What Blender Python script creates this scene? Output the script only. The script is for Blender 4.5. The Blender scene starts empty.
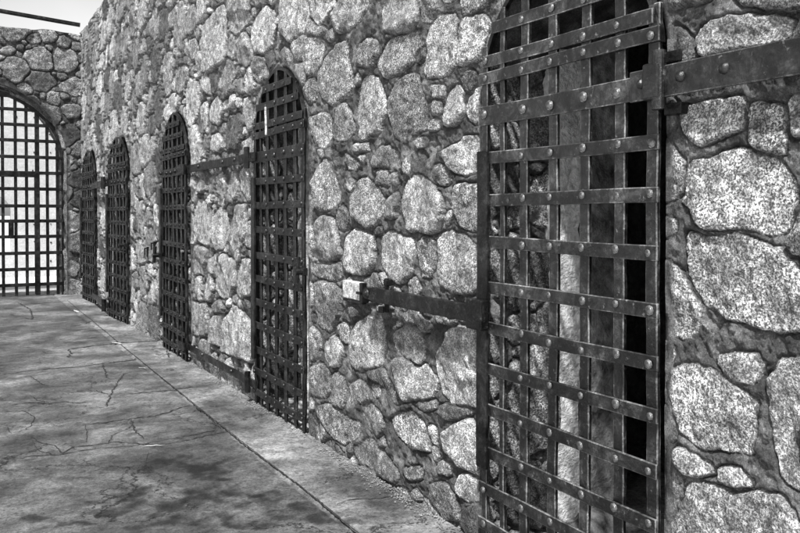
import bpy, bmesh, math, random
import numpy as np
from mathutils import Vector, Matrix
R = math.radians
random.seed(7)
C = bpy.context.scene.collection
sc = bpy.context.scene

# ------------------------------------------------------------------ camera, sky, sun, exposure
CAM_D, CAM_H = 1.9, 1.353            # metres from the wall face, eye height
YAW = math.atan(450/800)
PITCH = 1.0
cd = bpy.data.cameras.new('camera'); cam = bpy.data.objects.new('camera', cd); C.objects.link(cam)
cam.location = (-CAM_D, 0, CAM_H)
cam.rotation_euler = (R(90-PITCH), 0, -YAW)
cd.sensor_width = 36; cd.lens = 36.0
cd.shift_y = -(53.5-800*math.tan(R(PITCH)))/800
cd.clip_start = 0.05; cd.clip_end = 3000
sc.camera = cam

SUN = Vector((0.33, 0.40, -0.87)).normalized()     # direction the light travels
w = bpy.data.worlds.new('World'); sc.world = w; w.use_nodes = True
nt = w.node_tree; nt.nodes.clear()
sky = nt.nodes.new('ShaderNodeTexSky'); sky.sky_type = 'NISHITA'; sky.sun_disc = False
sky.sun_elevation = math.asin(-SUN.z); sky.sun_rotation = math.atan2(-SUN.x, -SUN.y)
sky.air_density = 1.0; sky.dust_density = 3.0
bw = nt.nodes.new('ShaderNodeRGBToBW'); bg = nt.nodes.new('ShaderNodeBackground'); out = nt.nodes.new('ShaderNodeOutputWorld')
bg.inputs[1].default_value = 0.06
tcw = nt.nodes.new('ShaderNodeTexCoord'); sx_ = nt.nodes.new('ShaderNodeSeparateXYZ'); nt.links.new(tcw.outputs['Generated'], sx_.inputs[0])
cn = nt.nodes.new('ShaderNodeTexNoise'); cn.inputs['Scale'].default_value = 3; cn.inputs['Detail'].default_value = 5; nt.links.new(tcw.outputs['Generated'], cn.inputs['Vector'])
mr = nt.nodes.new('ShaderNodeMapRange'); mr.inputs[1].default_value = 0.02; mr.inputs[2].default_value = .55; mr.inputs[3].default_value = 4.2; mr.inputs[4].default_value = 1.0
nt.links.new(sx_.outputs[2], mr.inputs[0])       # bright haze low in the sky, thin uneven cloud
m1_ = nt.nodes.new('ShaderNodeMath'); m1_.operation = 'MULTIPLY'; m2_ = nt.nodes.new('ShaderNodeMath'); m2_.operation = 'MULTIPLY_ADD'; m3_ = nt.nodes.new('ShaderNodeMath'); m3_.operation = 'MULTIPLY'
m2_.inputs[1].default_value = .7; m2_.inputs[2].default_value = .65; nt.links.new(cn.outputs['Fac'], m2_.inputs[0])
nt.links.new(sky.outputs[0], bw.inputs[0]); nt.links.new(bw.outputs[0], m1_.inputs[0]); nt.links.new(mr.outputs[0], m1_.inputs[1])
nt.links.new(m1_.outputs[0], m3_.inputs[0]); nt.links.new(m2_.outputs[0], m3_.inputs[1]); nt.links.new(m3_.outputs[0], bg.inputs[0]); nt.links.new(bg.outputs[0], out.inputs[0])
sd = bpy.data.lights.new('sun', 'SUN'); sd.energy = 5.0; sd.angle = R(2.5); sd.color = (1, 1, 1)
so = bpy.data.objects.new('sun', sd); C.objects.link(so); so.rotation_euler = SUN.to_track_quat('-Z', 'Y').to_euler()
so.location = (-3, 0, 8)
sc.view_settings.view_transform = 'Standard'; sc.view_settings.look = 'None'
sc.view_settings.gamma = 1; sc.view_settings.use_curve_mapping = False
sc.view_settings.exposure = 0.8
sc.render.engine = 'CYCLES'

# ------------------------------------------------------------------ helpers
def tag(o, label=None, cat=None, group=None, kind=None):
    if label: o['label'] = label
    if cat: o['category'] = cat; o['kind'] = 'thing'
    if group: o['group'] = group
    if kind: o['kind'] = kind
    return o

def empty(name, loc=(0, 0, 0), rz=0):
    o = bpy.data.objects.new(name, None); C.objects.link(o); o.location = loc; o.rotation_euler.z = rz
    o.empty_display_size = .2
    return o

def mesh_obj(name, verts, faces, m, parent=None, smooth=False):
    me = bpy.data.meshes.new(name); me.from_pydata([tuple(v) for v in verts], [], faces); me.update()
    if smooth: me.polygons.foreach_set('use_smooth', [True]*len(me.polygons))
    if m: me.materials.append(m)
    o = bpy.data.objects.new(name, me); C.objects.link(o); o.parent = parent
    return o

def bm_obj(name, bm, m, parent=None, smooth=False):
    bmesh.ops.recalc_face_normals(bm, faces=bm.faces)
    me = bpy.data.meshes.new(name); bm.to_mesh(me); bm.free()
    if smooth: me.polygons.foreach_set('use_smooth', [True]*len(me.polygons))
    me.materials.append(m)
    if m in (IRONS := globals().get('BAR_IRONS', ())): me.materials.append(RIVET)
    o = bpy.data.objects.new(name, me); C.objects.link(o); o.parent = parent
    return o

def add_box(bm, x0, x1, y0, y1, z0, z1, bev=0.0, M=None):
    r = bmesh.ops.create_cube(bm, size=1)
    vs = r['verts']
    for v in vs:
        v.co = Vector(((x0+x1)/2+v.co.x*(x1-x0), (y0+y1)/2+v.co.y*(y1-y0), (z0+z1)/2+v.co.z*(z1-z0)))
    if bev:
        es = list({e for v in vs for e in v.link_edges})
        rr = bmesh.ops.bevel(bm, geom=es, offset=bev, segments=2, affect='EDGES', profile=.5)
        vs = list({v for f in rr['faces'] for v in f.verts})
    if M is not None:
        for v in vs: v.co = M @ v.co
    return vs

def add_cyl(bm, p, q, r, seg=12, r2=None):
    p, q = Vector(p), Vector(q); d = q-p
    M = Matrix.Translation((p+q)/2) @ d.to_track_quat('Z', 'Y').to_matrix().to_4x4()
    bmesh.ops.create_cone(bm, cap_ends=True, segments=seg, radius1=r, radius2=r if r2 is None else r2, depth=d.length, matrix=M)

def add_dome(bm, c, r, axis=(-1, 0, 0), h=.7):
    a = Vector(axis).normalized(); q = a.to_track_quat('Z', 'Y').to_matrix().to_4x4()
    rings = [(1, 0), (.92, .35), (.66, .7), (.3, .94)]
    prev = None
    for rr, hh in rings:
        ring = [bm.verts.new((Matrix.Translation(c) @ q) @ Vector((r*rr*math.cos(t), r*rr*math.sin(t), r*h*hh))) for t in [k*math.pi/4 for k in range(8)]]
        if prev:
            for k in range(8): bm.faces.new((prev[k], prev[(k+1) % 8], ring[(k+1) % 8], ring[k]))
        prev = ring
    bm.faces.new(prev)

# numpy value noise --------------------------------------------------
_T = np.random.RandomState(11).rand(256, 256).astype(np.float32)*2-1
def vnoise(x, y, f, seed=0):
    x = np.asarray(x, np.float32)*f+seed*17.3; y = np.asarray(y, np.float32)*f+seed*5.7
    xi = np.floor(x).astype(np.int32); yi = np.floor(y).astype(np.int32)
    fx = x-xi; fy = y-yi; fx = fx*fx*(3-2*fx); fy = fy*fy*(3-2*fy)
    a = _T[xi & 255, yi & 255]; b = _T[(xi+1) & 255, yi & 255]; c = _T[xi & 255, (yi+1) & 255]; d = _T[(xi+1) & 255, (yi+1) & 255]
    return (a*(1-fx)+b*fx)*(1-fy)+(c*(1-fx)+d*fx)*fy
def fbm(x, y, f, o=3, seed=0):
    s = 0; a = 1; t = 0
    for k in range(o):
        s = s+a*vnoise(x, y, f*2**k, seed+k); t += a; a *= .5
    return s/t
def sstep(x, a, b):
    t = np.clip((x-a)/(b-a), 0, 1); return t*t*(3-2*t)

# ------------------------------------------------------------------ materials (all greys: the place is seen in black and white)
def mat(name):
    m = bpy.data.materials.new(name); m.use_nodes = True
    N = m.node_tree.nodes; L = m.node_tree.links
    b = N['Principled BSDF']; b.inputs['Specular IOR Level'].default_value = .3
    return m, N, L, b
def noise(N, L, co, scale, det=4, rough=.6, dist=0.0):
    n = N.new('ShaderNodeTexNoise'); n.inputs['Scale'].default_value = scale; n.inputs['Detail'].default_value = det
    n.inputs['Roughness'].default_value = rough; n.inputs['Distortion'].default_value = dist
    L.new(co, n.inputs['Vector']); return n.outputs['Fac']
def ramp(N, L, x, pts):
    r = N.new('ShaderNodeValToRGB'); e = r.color_ramp.elements
    while len(e) < len(pts): e.new(.5)
    for k, (p, v) in enumerate(pts): e[k].position = p; e[k].color = (v, v, v, 1)
    L.new(x, r.inputs[0]); return r.outputs[0]
def math_(N, L, op, a, b=None, c=None):
    n = N.new('ShaderNodeMath'); n.operation = op
    for k, v in enumerate((a, b, c)):
        if v is None: continue
        if isinstance(v, (int, float)): n.inputs[k].default_value = v
        else: L.new(v, n.inputs[k])
    return n.outputs[0]
def mixv(N, L, f, a, b):
    n = N.new('ShaderNodeMix'); n.data_type = 'FLOAT'
    for s, v in ((n.inputs[0], f), (n.inputs[2], a), (n.inputs[3], b)):
        if isinstance(v, (int, float)): s.default_value = v
        else: L.new(v, s)
    return n.outputs[0]
def bump(N, L, h, strength, dist, prev=None):
    n = N.new('ShaderNodeBump'); n.inputs['Strength'].default_value = strength; n.inputs['Distance'].default_value = dist
    L.new(h, n.inputs['Height'])
    if prev is not None: L.new(prev, n.inputs['Normal'])
    return n.outputs[0]
def coords(N): return N.new('ShaderNodeTexCoord').outputs['Object']

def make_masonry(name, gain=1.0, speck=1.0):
    m, N, L, b = mat(name); co = coords(N)
    at = N.new('ShaderNodeAttribute'); at.attribute_name = 'stone'
    sp = N.new('ShaderNodeSeparateColor'); L.new(at.outputs['Color'], sp.inputs[0])
    mask, val, rnd = sp.outputs[0], sp.outputs[1], sp.outputs[2]
    # granite: crisp black and white grains
    g1 = noise(N, L, co, 150*speck, 3, .75)
    g2 = noise(N, L, co, 26*speck, 5, .7)
    g3 = noise(N, L, co, 7, 3, .5)
    big = noise(N, L, co, 80*speck, 2, .6, .5)
    s1 = ramp(N, L, g1, [(.36, .02), (.46, .12), (.53, .7), (.62, 1.0)])
    s2 = ramp(N, L, g2, [(.32, .15), (.48, .6), (.62, 1.0)])
    s4 = ramp(N, L, big, [(.36, .35), (.5, .8), (.62, 1.0)])
    s3 = ramp(N, L, g3, [(.3, .4), (.62, 1.0)])
    gr = math_(N, L, 'MULTIPLY', math_(N, L, 'MULTIPLY', s1, s2), math_(N, L, 'MULTIPLY', s3, s4))
    gr = math_(N, L, 'MULTIPLY', gr, 1.5)
    soft = math_(N, L, 'MULTIPLY', math_(N, L, 'MULTIPLY', s2, s3), .42)
    gr = mixv(N, L, math_(N, L, 'MULTIPLY_ADD', rnd, .4, .0), gr, soft)
    gr = math_(N, L, 'MULTIPLY_ADD', gr, .85, .03)
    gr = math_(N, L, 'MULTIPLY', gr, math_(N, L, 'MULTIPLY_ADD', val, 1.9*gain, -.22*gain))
    # mortar: smoother, darker, smeared
    m1 = noise(N, L, co, 85, 6, .85); m2 = noise(N, L, co, 9, 4, .6)
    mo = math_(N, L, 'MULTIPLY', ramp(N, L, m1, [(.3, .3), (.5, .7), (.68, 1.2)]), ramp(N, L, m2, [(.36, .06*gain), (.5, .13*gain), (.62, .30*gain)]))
    mo = math_(N, L, 'MULTIPLY', mo, ramp(N, L, noise(N, L, co, 210, 3, .8), [(.34, .45), (.48, .95), (.6, 1.15), (.68, 2.2)]))
    # pale mortar smears crossing some stones
    sm = noise(N, L, co, 5.5, 5, .6, .6); smf = ramp(N, L, sm, [(.55, 0), (.62, 1)])
    mask2 = math_(N, L, 'MULTIPLY', mask, math_(N, L, 'MULTIPLY_ADD', smf, -.35, 1.0))
    col = mixv(N, L, mask2, mo, gr)
    cc = N.new('ShaderNodeCombineColor')
    for k in range(3): L.new(col, cc.inputs[k])
    L.new(cc.outputs[0], b.inputs['Base Color'])
    b.inputs['Roughness'].default_value = .85
    hh = mixv(N, L, mask, math_(N, L, 'MULTIPLY', m1, 1.3), math_(N, L, 'ADD', g1, math_(N, L, 'MULTIPLY', g2, 1.4)))
    L.new(bump(N, L, hh, 1.0, .012), b.inputs['Normal'])
    return m
MAS = make_masonry('rubble_stone')
MASD = make_masonry('shade_toned_stone', .5, .6)  # darker copy of the rubble masonry; the end wall's dimness put into its colour

def make_iron(name, lo, hi, pale=.35):
    m, N, L, b = mat(name); co = coords(N)
    n1 = noise(N, L, co, 13, 8, .78, .5); n2 = noise(N, L, co, 80, 5, .75); n3 = noise(N, L, co, 36, 4, .7)
    c = math_(N, L, 'MULTIPLY', ramp(N, L, n1, [(.38, lo), (.5, lo+(hi-lo)*.3), (.62, hi)]), ramp(N, L, n2, [(.35, .5), (.52, 1.0), (.66, 1.3)]))
    n4 = noise(N, L, co, 5.5, 5, .7, .8); c = math_(N, L, 'MULTIPLY', c, ramp(N, L, n4, [(.38, .25), (.5, 1.0), (.6, 2.3)]))
    fl = ramp(N, L, n3, [(.62, 0), (.68, pale)])
    c = math_(N, L, 'ADD', c, math_(N, L, 'MULTIPLY', fl, ramp(N, L, n2, [(.4, 0), (.6, 1)])))
    cc = N.new('ShaderNodeCombineColor')
    for k in range(3): L.new(c, cc.inputs[k])
    L.new(cc.outputs[0], b.inputs['Base Color'])
    b.inputs['Metallic'].default_value = .35
    L.new(ramp(N, L, n1, [(.35, .42), (.65, .2)]), b.inputs['Roughness'])
    b.inputs['Specular IOR Level'].default_value = .75
    L.new(bump(N, L, math_(N, L, 'ADD', n3, math_(N, L, 'ADD', n2, n1)), .55, .004), b.inputs['Normal'])
    return m
IRON = make_iron('worn_iron', .003, .042, .16)
RIVET = make_iron('rubbed_highlight_iron', .05, .20)  # lighter iron: edge and rivet highlights put into the colour, besides rubbing wear
IROND = make_iron('black_iron', .004, .016, .05)
IROND.node_tree.nodes['Principled BSDF'].inputs['Specular IOR Level'].default_value = .2; IROND.node_tree.nodes['Principled BSDF'].inputs['Metallic'].default_value = 0

def make_plain(name, v0, v1, scale=6, rough=.85, bd=.004, fine=70, contrast=.3):
    m, N, L, b = mat(name); co = coords(N)
    n1 = noise(N, L, co, scale, 5, .65, .3); n2 = noise(N, L, co, fine, 4, .7)
    c = math_(N, L, 'MULTIPLY', ramp(N, L, n1, [(.3, v0), (.7, v1)]), ramp(N, L, n2, [(.3, 1-contrast), (.7, 1+contrast)]))
    cc = N.new('ShaderNodeCombineColor')
    for k in range(3): L.new(c, cc.inputs[k])
    L.new(cc.outputs[0], b.inputs['Base Color']); b.inputs['Roughness'].default_value = rough
    L.new(bump(N, L, math_(N, L, 'ADD', n1, n2), .7, bd), b.inputs['Normal'])
    return m
MORTAR = make_plain('lime_mortar', .07, .22, 7, .9, .008, 60, .5)
PLASTER = make_plain('white_plaster', .55, .95, 14, .85, .025, 45, .4)
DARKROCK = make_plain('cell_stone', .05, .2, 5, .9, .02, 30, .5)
PALEWALL = make_plain('pale_block', .36, .48, 4, .9, .004, 24, .22)
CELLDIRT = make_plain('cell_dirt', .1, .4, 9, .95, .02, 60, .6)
WHITEPAINT = make_plain('flaking_white_paint', .10, .75, 26, .7, .006, 110, .6)
CRACK = make_plain('crack_dirt', .012, .03, 20, .95, .002, 80, .4)
PATCH = make_plain('white_filler', .3, .5, 20, .9, .003, 80, .2)
YARD = make_plain('yard_gravel', .5, .6, 3, .95, .01, 60, .2)

def make_wood():
    m, N, L, b = mat('weathered_wood'); co = coords(N)
    mp = N.new('ShaderNodeMapping'); mp.inputs['Scale'].default_value = (1, 1, .1); L.new(co, mp.inputs[0])
    n1 = noise(N, L, mp.outputs[0], 60, 5, .7, .6); n2 = noise(N, L, co, 6, 3, .6)
    c = math_(N, L, 'MULTIPLY', ramp(N, L, n1, [(.38, .05), (.5, .2), (.62, .6)]), ramp(N, L, n2, [(.3, .5), (.7, 1.2)]))
    cc = N.new('ShaderNodeCombineColor')
    for k in range(3): L.new(c, cc.inputs[k])
    L.new(cc.outputs[0], b.inputs['Base Color']); b.inputs['Roughness'].default_value = .8
    L.new(bump(N, L, n1, .8, .006), b.inputs['Normal']); return m
WOOD = make_wood()
SLAB = make_plain('stained_slab', .03, .42, 7, .85, .015, 28, .5)

def make_concrete():
    m, N, L, b = mat('worn_concrete'); co = coords(N)
    at = N.new('ShaderNodeAttribute'); at.attribute_name = 'stain'
    sp = N.new('ShaderNodeSeparateColor'); L.new(at.outputs['Color'], sp.inputs[0])
    n1 = noise(N, L, co, 1.6, 6, .65, .4); n2 = noise(N, L, co, 9, 6, .75, .3); n3 = noise(N, L, co, 110, 3, .7)
    base = math_(N, L, 'MULTIPLY', ramp(N, L, n1, [(.36, .028), (.5, .064), (.64, .13)]), ramp(N, L, n2, [(.34, .5), (.5, 1.0), (.66, 1.4)]))
    base = math_(N, L, 'MULTIPLY', base, ramp(N, L, n3, [(.3, .6), (.5, 1.0), (.7, 1.25)]))
    edge = math_(N, L, 'ADD', sp.outputs[0], math_(N, L, 'MULTIPLY_ADD', n2, 1.1, -.55))
    vo = N.new('ShaderNodeTexVoronoi'); vo.feature = 'DISTANCE_TO_EDGE'; vo.inputs['Scale'].default_value = 1.5
    wv = N.new('ShaderNodeTexNoise'); wv.inputs['Scale'].default_value = 4.5; wv.inputs['Detail'].default_value = 6; wv.inputs['Roughness'].default_value = .7; L.new(co, wv.inputs['Vector'])
    vm = N.new('ShaderNodeVectorMath'); vm.operation = 'MULTIPLY_ADD'; vm.inputs[1].default_value = (.5, .5, 0); L.new(wv.outputs['Color'], vm.inputs[0]); L.new(co, vm.inputs[2])
    L.new(vm.outputs[0], vo.inputs['Vector'])
    ck = ramp(N, L, math_(N, L, 'ADD', vo.outputs['Distance'], math_(N, L, 'MULTIPLY', ramp(N, L, noise(N, L, co, 1.1, 2, .5), [(.5, 0), (.58, 1)]), .05)), [(.004, .18), (.012, 1.0)])
    base = math_(N, L, 'MULTIPLY', base, ck)
    base = math_(N, L, 'MULTIPLY', base, ramp(N, L, noise(N, L, co, 42, 5, .8), [(.36, .45), (.48, 1.0), (.62, 1.3)]))
    st = ramp(N, L, edge, [(.24, 1.0), (.36, .6), (.56, .3), (.8, .14)])
    base = math_(N, L, 'MULTIPLY', base, st)
    base = math_(N, L, 'MULTIPLY', base, math_(N, L, 'MULTIPLY_ADD', sp.outputs[1], 1.2, .4))
    cc = N.new('ShaderNodeCombineColor')
    for k in range(3): L.new(base, cc.inputs[k])
    L.new(cc.outputs[0], b.inputs['Base Color']); b.inputs['Roughness'].default_value = .75
    L.new(bump(N, L, math_(N, L, 'ADD', n2, math_(N, L, 'MULTIPLY', n3, .4)), .6, .012), b.inputs['Normal'])
    return m
CONC = make_concrete()

# ------------------------------------------------------------------ surveyed outlines: photo bearings turned into metres on the wall face
def onwall(px, py):
    ph = YAW+math.atan((px-400)/800.0); s = CAM_D/math.tan(ph); r = CAM_D/math.sin(ph)
    return s, CAM_H+(213-py)/800*r*math.cos(ph-YAW)
def onfloor(px, py):
    z = 800*CAM_H/(py-213); lx = (px-400)/800*z
    return (-CAM_D+lx*math.cos(YAW)+z*math.sin(YAW), z*math.cos(YAW)-lx*math.sin(YAW))

OUT = [
 (300, 0, .2251, [
  (.75, [150,70,175,20,200,-20,300,-20,310,30,270,90,230,130,165,145]), (.6, [40,95,70,85,80,110,120,120,125,145,90,165,40,160]),
  (.7, [35,180,60,172,100,178,115,200,100,270,80,310,50,330,20,325,18,280,30,220]),
  (.62, [85,320,125,250,160,205,200,180,220,200,220,290,240,370,230,420,180,450,140,470,105,450,80,370]),
  (.5, [25,400,50,360,70,350,80,390,75,450,50,470,30,450]), (.5, [260,200,310,180,345,190,348,240,330,300,250,295])]),
 (300, 0, .3752, [
  (.75, [160,230,185,190,215,215,240,290,215,350,175,375,155,360]), (.72, [220,-10,320,-10,322,50,300,75,245,95,225,80,218,40]),
  (.55, [215,150,235,110,270,90,320,80,325,110,305,165,270,195,235,210,212,190]),
  (.45, [240,275,265,220,300,195,320,205,345,320,340,340,270,378,255,345]),
  (.85, [340,110,360,45,380,35,420,45,418,110,415,180,390,205,345,208,330,190]),
  (.8, [430,90,440,50,500,45,515,60,500,130,480,160,420,175]), (.7, [435,-10,533,-10,500,20,460,40,440,40,435,10]),
  (.8, [350,230,390,232,385,260,355,262]), (.7, [352,275,375,270,378,300,365,312,352,300]), (.7, [350,318,370,318,372,345,345,345]),
  (.85, [380,300,395,255,420,233,435,245,440,300,420,330,390,335]), (.8, [455,265,475,240,495,230,495,320,460,328,448,300]),
  (.7, [285,385,320,365,360,365,370,395,340,410,300,415,285,405]), (.5, [195,430,215,390,240,385,270,415,270,445,200,448]),
  (.6, [210,460,240,458,240,495,208,492]), (.6, [247,462,262,460,262,490,247,488]),
  (.55, [95,370,100,290,120,275,135,300,150,355,130,380,105,382]), (.85, [25,320,60,305,85,310,92,360,70,395,45,385,30,350]),
  (.5, [105,430,125,408,150,425,160,455,110,455]), (.6, [148,385,185,383,185,405,150,408]), (.6, [160,420,175,415,178,455,160,450])]),
 (300, 120, .2251, [
  (.7, [60,260,90,215,120,180,155,200,165,260,185,310,180,360,130,405,100,410,80,390,65,330]),
  (.62, [235,330,260,280,300,250,340,300,375,350,380,390,340,485,290,470,240,430]),
  (.55, [390,350,410,325,440,320,445,380,435,440,380,440,380,400]), (.5, [165,180,205,155,225,185,220,220,180,230]),
  (.6, [255,190,290,185,295,215,265,225]), (.72, [75,450,110,430,150,435,165,480,180,560,185,610,130,640,75,620,70,520])]),
 (0, 0, 1, [
  (.8, [348,234,354,229,365,232,374,237,377,245,375,262,372,274,358,277,348,271,344,260,345,242]),
  (.95, [383,237,390,232,401,234,415,241,416,250,415,267,411,278,401,281,390,279,383,269]),
  (.9, [685,169,697,159,734,150,775,159,792,180,793,200,790,227,775,231,728,229,702,224,687,200,684,180])]),
 (400, 120, .2251, [
  (.85, [10,360,20,290,60,240,100,240,150,290,195,335,200,380,190,450,170,500,120,510,85,490,45,500,25,440]),
  (.92, [190,140,230,115,280,95,300,70,350,75,380,100,365,170,340,220,290,235,240,230,205,190]),
  (.7, [35,110,150,75,165,100,160,120,110,160,60,170,30,145]), (.5, [145,215,180,205,215,240,240,270,220,290,180,285,150,260]),
  (.65, [240,390,250,320,270,285,300,275,370,290,375,400,375,480,310,490,270,460,245,420]), (.85, [200,440,215,410,235,410,230,450,205,470])]),
 (300, 200, .3752, [
  (.75, [370,100,400,85,440,95,470,120,485,260,420,250,370,230,365,150]), (.6, [320,115,335,95,360,105,370,170,350,205,325,205,318,160]),
  (.8, [180,290,240,285,255,310,200,318,185,305]), (.5, [360,304,430,314,425,325,375,325]), (.5, [435,324,470,324,475,334,440,332])]),
 (400, 300, .2251, [
  (1.0, [160,230,200,180,220,130,280,110,360,130,370,490,310,485,240,455,190,420,165,330]),
  (.75, [-20,120,10,110,50,120,90,140,110,180,110,260,90,290,60,265,20,260,-20,200]),
  (.82, [-20,270,50,275,90,300,120,290,160,340,165,400,130,440,90,430,50,450,10,430,-10,350]),
  (.6, [30,60,90,45,130,80,150,110,120,140,60,120,20,90])]),
 (300, 240, .2251, [
  (.6, [65,130,110,100,180,100,195,170,150,185,100,170,60,150]), (.5, [60,200,100,180,150,190,190,230,185,320,160,400,130,410,80,370,65,300]),
  (.78, [235,430,270,360,310,345,360,370,380,400,385,480,370,560,300,600,235,560,230,490]),
  (.85, [110,460,150,430,190,450,205,500,180,560,140,570,110,530]), (.7, [180,380,210,375,225,420,220,460,190,440]),
  (.35, [200,310,240,285,280,310,270,350,220,370,190,350]), (.85, [290,320,330,290,400,280,425,320,380,350,330,350]),
  (.8, [410,390,440,360,470,380,440,400]), (.6, [50,390,90,400,95,470,90,530,50,540])]),
 (300, 340, .2251, [
  (.5, [40,130,100,110,135,150,140,230,100,260,60,250]), (.55, [145,170,170,145,205,160,215,220,205,300,150,290]),
  (.6, [220,200,270,180,300,200,330,250,320,290,260,285,220,270]), (.35, [280,130,380,130,400,180,440,220,470,260,430,280,400,230,360,190,300,160]),
  (.8, [330,200,360,200,370,240,340,260,320,240]), (.6, [80,310,130,280,200,330,270,380,275,420,240,450,190,460,140,420,100,370])]),
 (300, 380, .287, [
  (.85, [320,150,340,120,390,110,440,150,455,190,460,250,420,245,370,230,330,190]), (.5, [190,240,240,210,280,240,350,320,350,355,320,355,250,310,190,270]),
  (.9, [510,190,545,150,600,145,635,170,640,330,600,330,560,290,520,240]), (.9, [550,370,570,330,620,340,640,370,640,430,600,430,560,400]),
  (.7, [480,300,510,280,540,300,530,330,495,330]), (.5, [370,320,420,310,440,330,430,360,390,360]), (.45, [400,90,430,70,480,75,490,100,450,105]),
  (.4, [480,100,520,80,620,110,600,130,520,140]), (.45, [460,370,520,360,560,440,570,490,500,480,455,430])]),
 (180, 150, .2814, [
  (.85, [135,95,150,75,165,90,165,160,150,165,128,150]), (.85, [172,150,170,100,185,70,205,85,212,140,205,175,185,178]),
  (.7, [215,140,215,75,240,60,265,75,265,180,240,185]), (.75, [55,270,55,215,70,175,100,190,118,230,112,330,95,345,65,320]),
  (.8, [118,330,120,250,145,200,170,220,178,290,160,350,130,362]), (.7, [180,330,180,260,205,195,235,190,240,250,235,300,210,350,190,360]),
  (.65, [238,300,245,250,265,245,265,350,235,340]), (.6, [100,110,130,85,130,110,120,155,100,150]), (.6, [60,150,70,95,90,90,90,155]),
  (.6, [45,370,60,340,100,350,100,400,85,450,50,440]), (.75, [130,410,160,365,200,400,205,470,190,520,150,530,125,490]),
  (.8, [205,440,230,380,265,400,265,520,205,525]), (.7, [105,390,125,370,130,380,120,450,105,440])]),
 (185, 260, .2627, [
  (.85, [130,340,145,230,190,165,225,200,265,260,268,400,200,370,140,350]), (.5, [100,170,130,150,155,180,150,200,110,200]),
  (.6, [100,210,140,210,140,330,95,320]), (.6, [20,160,90,170,90,290,30,290])]),
 (180, 0, .2814, [
  (.8, [85,100,110,60,140,30,165,25,175,80,165,210,140,235,110,255,92,260,88,160]), (.7, [175,30,200,-10,250,-10,255,40,250,90,210,120,185,125]),
  (.9, [265,110,275,70,310,30,345,40,350,100,335,170,300,200,270,190]), (.75, [365,60,375,-10,460,-10,465,60,440,130,400,160,370,120]),
  (.7, [210,230,210,150,245,115,260,170,270,200,245,240]), (.5, [360,200,375,165,400,185,402,225,390,238,370,230]),
  (.55, [30,100,40,30,60,20,62,60,50,120,35,125]), (.55, [38,200,38,145,60,138,68,175,65,210,50,222]),
  (.85, [68,470,65,400,100,360,108,380,105,450,85,470]), (.85, [112,440,115,370,140,345,155,370,152,440]), (.8, [155,390,160,360,205,335,210,360,190,390]),
  (.8, [85,300,105,270,120,300,115,340,90,330]), (.3, [165,470,180,410,225,400,230,480,215,533,165,533]), (.7, [232,350,250,340,265,400,265,460,245,470,235,420]),
  (.6, [230,500,265,480,265,560,230,560]), (.6, [265,230,280,205,310,210,305,260,290,300,265,280]), (.6, [210,290,235,280,235,330,212,330]),
  (.8, [115,480,140,470,160,500,160,540,112,540]), (.6, [260,0,275,-20,300,-10,300,25,275,30])]),
 (640, 0, .3376, [
  (.7, [165,130,195,80,250,60,320,60,400,45,460,70,450,120,380,130,280,150,200,175,170,160]),
  (.8, [110,330,150,300,300,290,315,330,310,390,230,400,180,425,150,390,120,350]), (.62, [325,340,330,310,420,300,430,400,425,455,330,445]),
  (.6, [440,290,480,280,500,400,460,400,445,330]), (.4, [65,-20,200,-20,215,5,130,20,85,45]), (.4, [270,-20,480,-20,480,20,440,30,300,20])]),
 (640, 180, .3376, [(.72, [140,160,200,165,300,175,440,210,500,220,500,440,430,450,370,440,300,400,240,400,200,440,170,480,155,400,150,280])]),
 (640, 350, .3433, [
  (.85, [95,60,130,40,200,60,280,100,360,150,355,220,340,300,260,290,180,280,120,240,100,150]), (.8, [230,20,290,5,350,15,375,50,350,95,280,80,235,50]),
  (.72, [390,80,420,35,480,20,480,410,430,390,400,250,395,150]), (.85, [90,310,120,295,170,310,220,335,225,360,180,375,100,345]),
  (.7, [240,350,290,340,340,380,340,395,280,400,240,380]), (.7, [115,440,150,400,200,400,270,410,370,420,430,440,480,500,480,560,110,560,105,500])]),
]
def chaikin(P, n=1):
    for _ in range(n):
        Q = []
        for k in range(len(P)):
            a, b = P[k], P[(k+1) % len(P)]
            Q += [a*.86+b*.14, a*.14+b*.86]
        P = np.array(Q)
    return P
traced = []
for ox, oy, kk, lst in OUT:
    for v, fl in lst:
        P = np.array([onwall(ox+kk*fl[i], oy+kk*fl[i+1]) for i in range(0, len(fl), 2)], dtype=np.float32)
        traced.append((chaikin(P), v, .007))

def poly_sdf(P, X, Y):
    n = len(P); d = np.full(X.shape, 1e9, np.float32); ins = np.zeros(X.shape, bool)
    for i in range(n):
        ax, ay = P[i]; bx, by = P[(i+1) % n]
        ex, ey = bx-ax, by-ay; wx, wy = X-ax, Y-ay
        t = np.clip((wx*ex+wy*ey)/(ex*ex+ey*ey+1e-12), 0, 1)
        dx, dy = wx-ex*t, wy-ey*t
        np.minimum(d, dx*dx+dy*dy, out=d)
        c = ((ay > Y) != (by > Y))
        if abs(ey) > 1e-9: ins ^= c & (X < ex*(Y-ay)/ey+ax)
    d = np.sqrt(d); return np.where(ins, -d, d)

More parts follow.
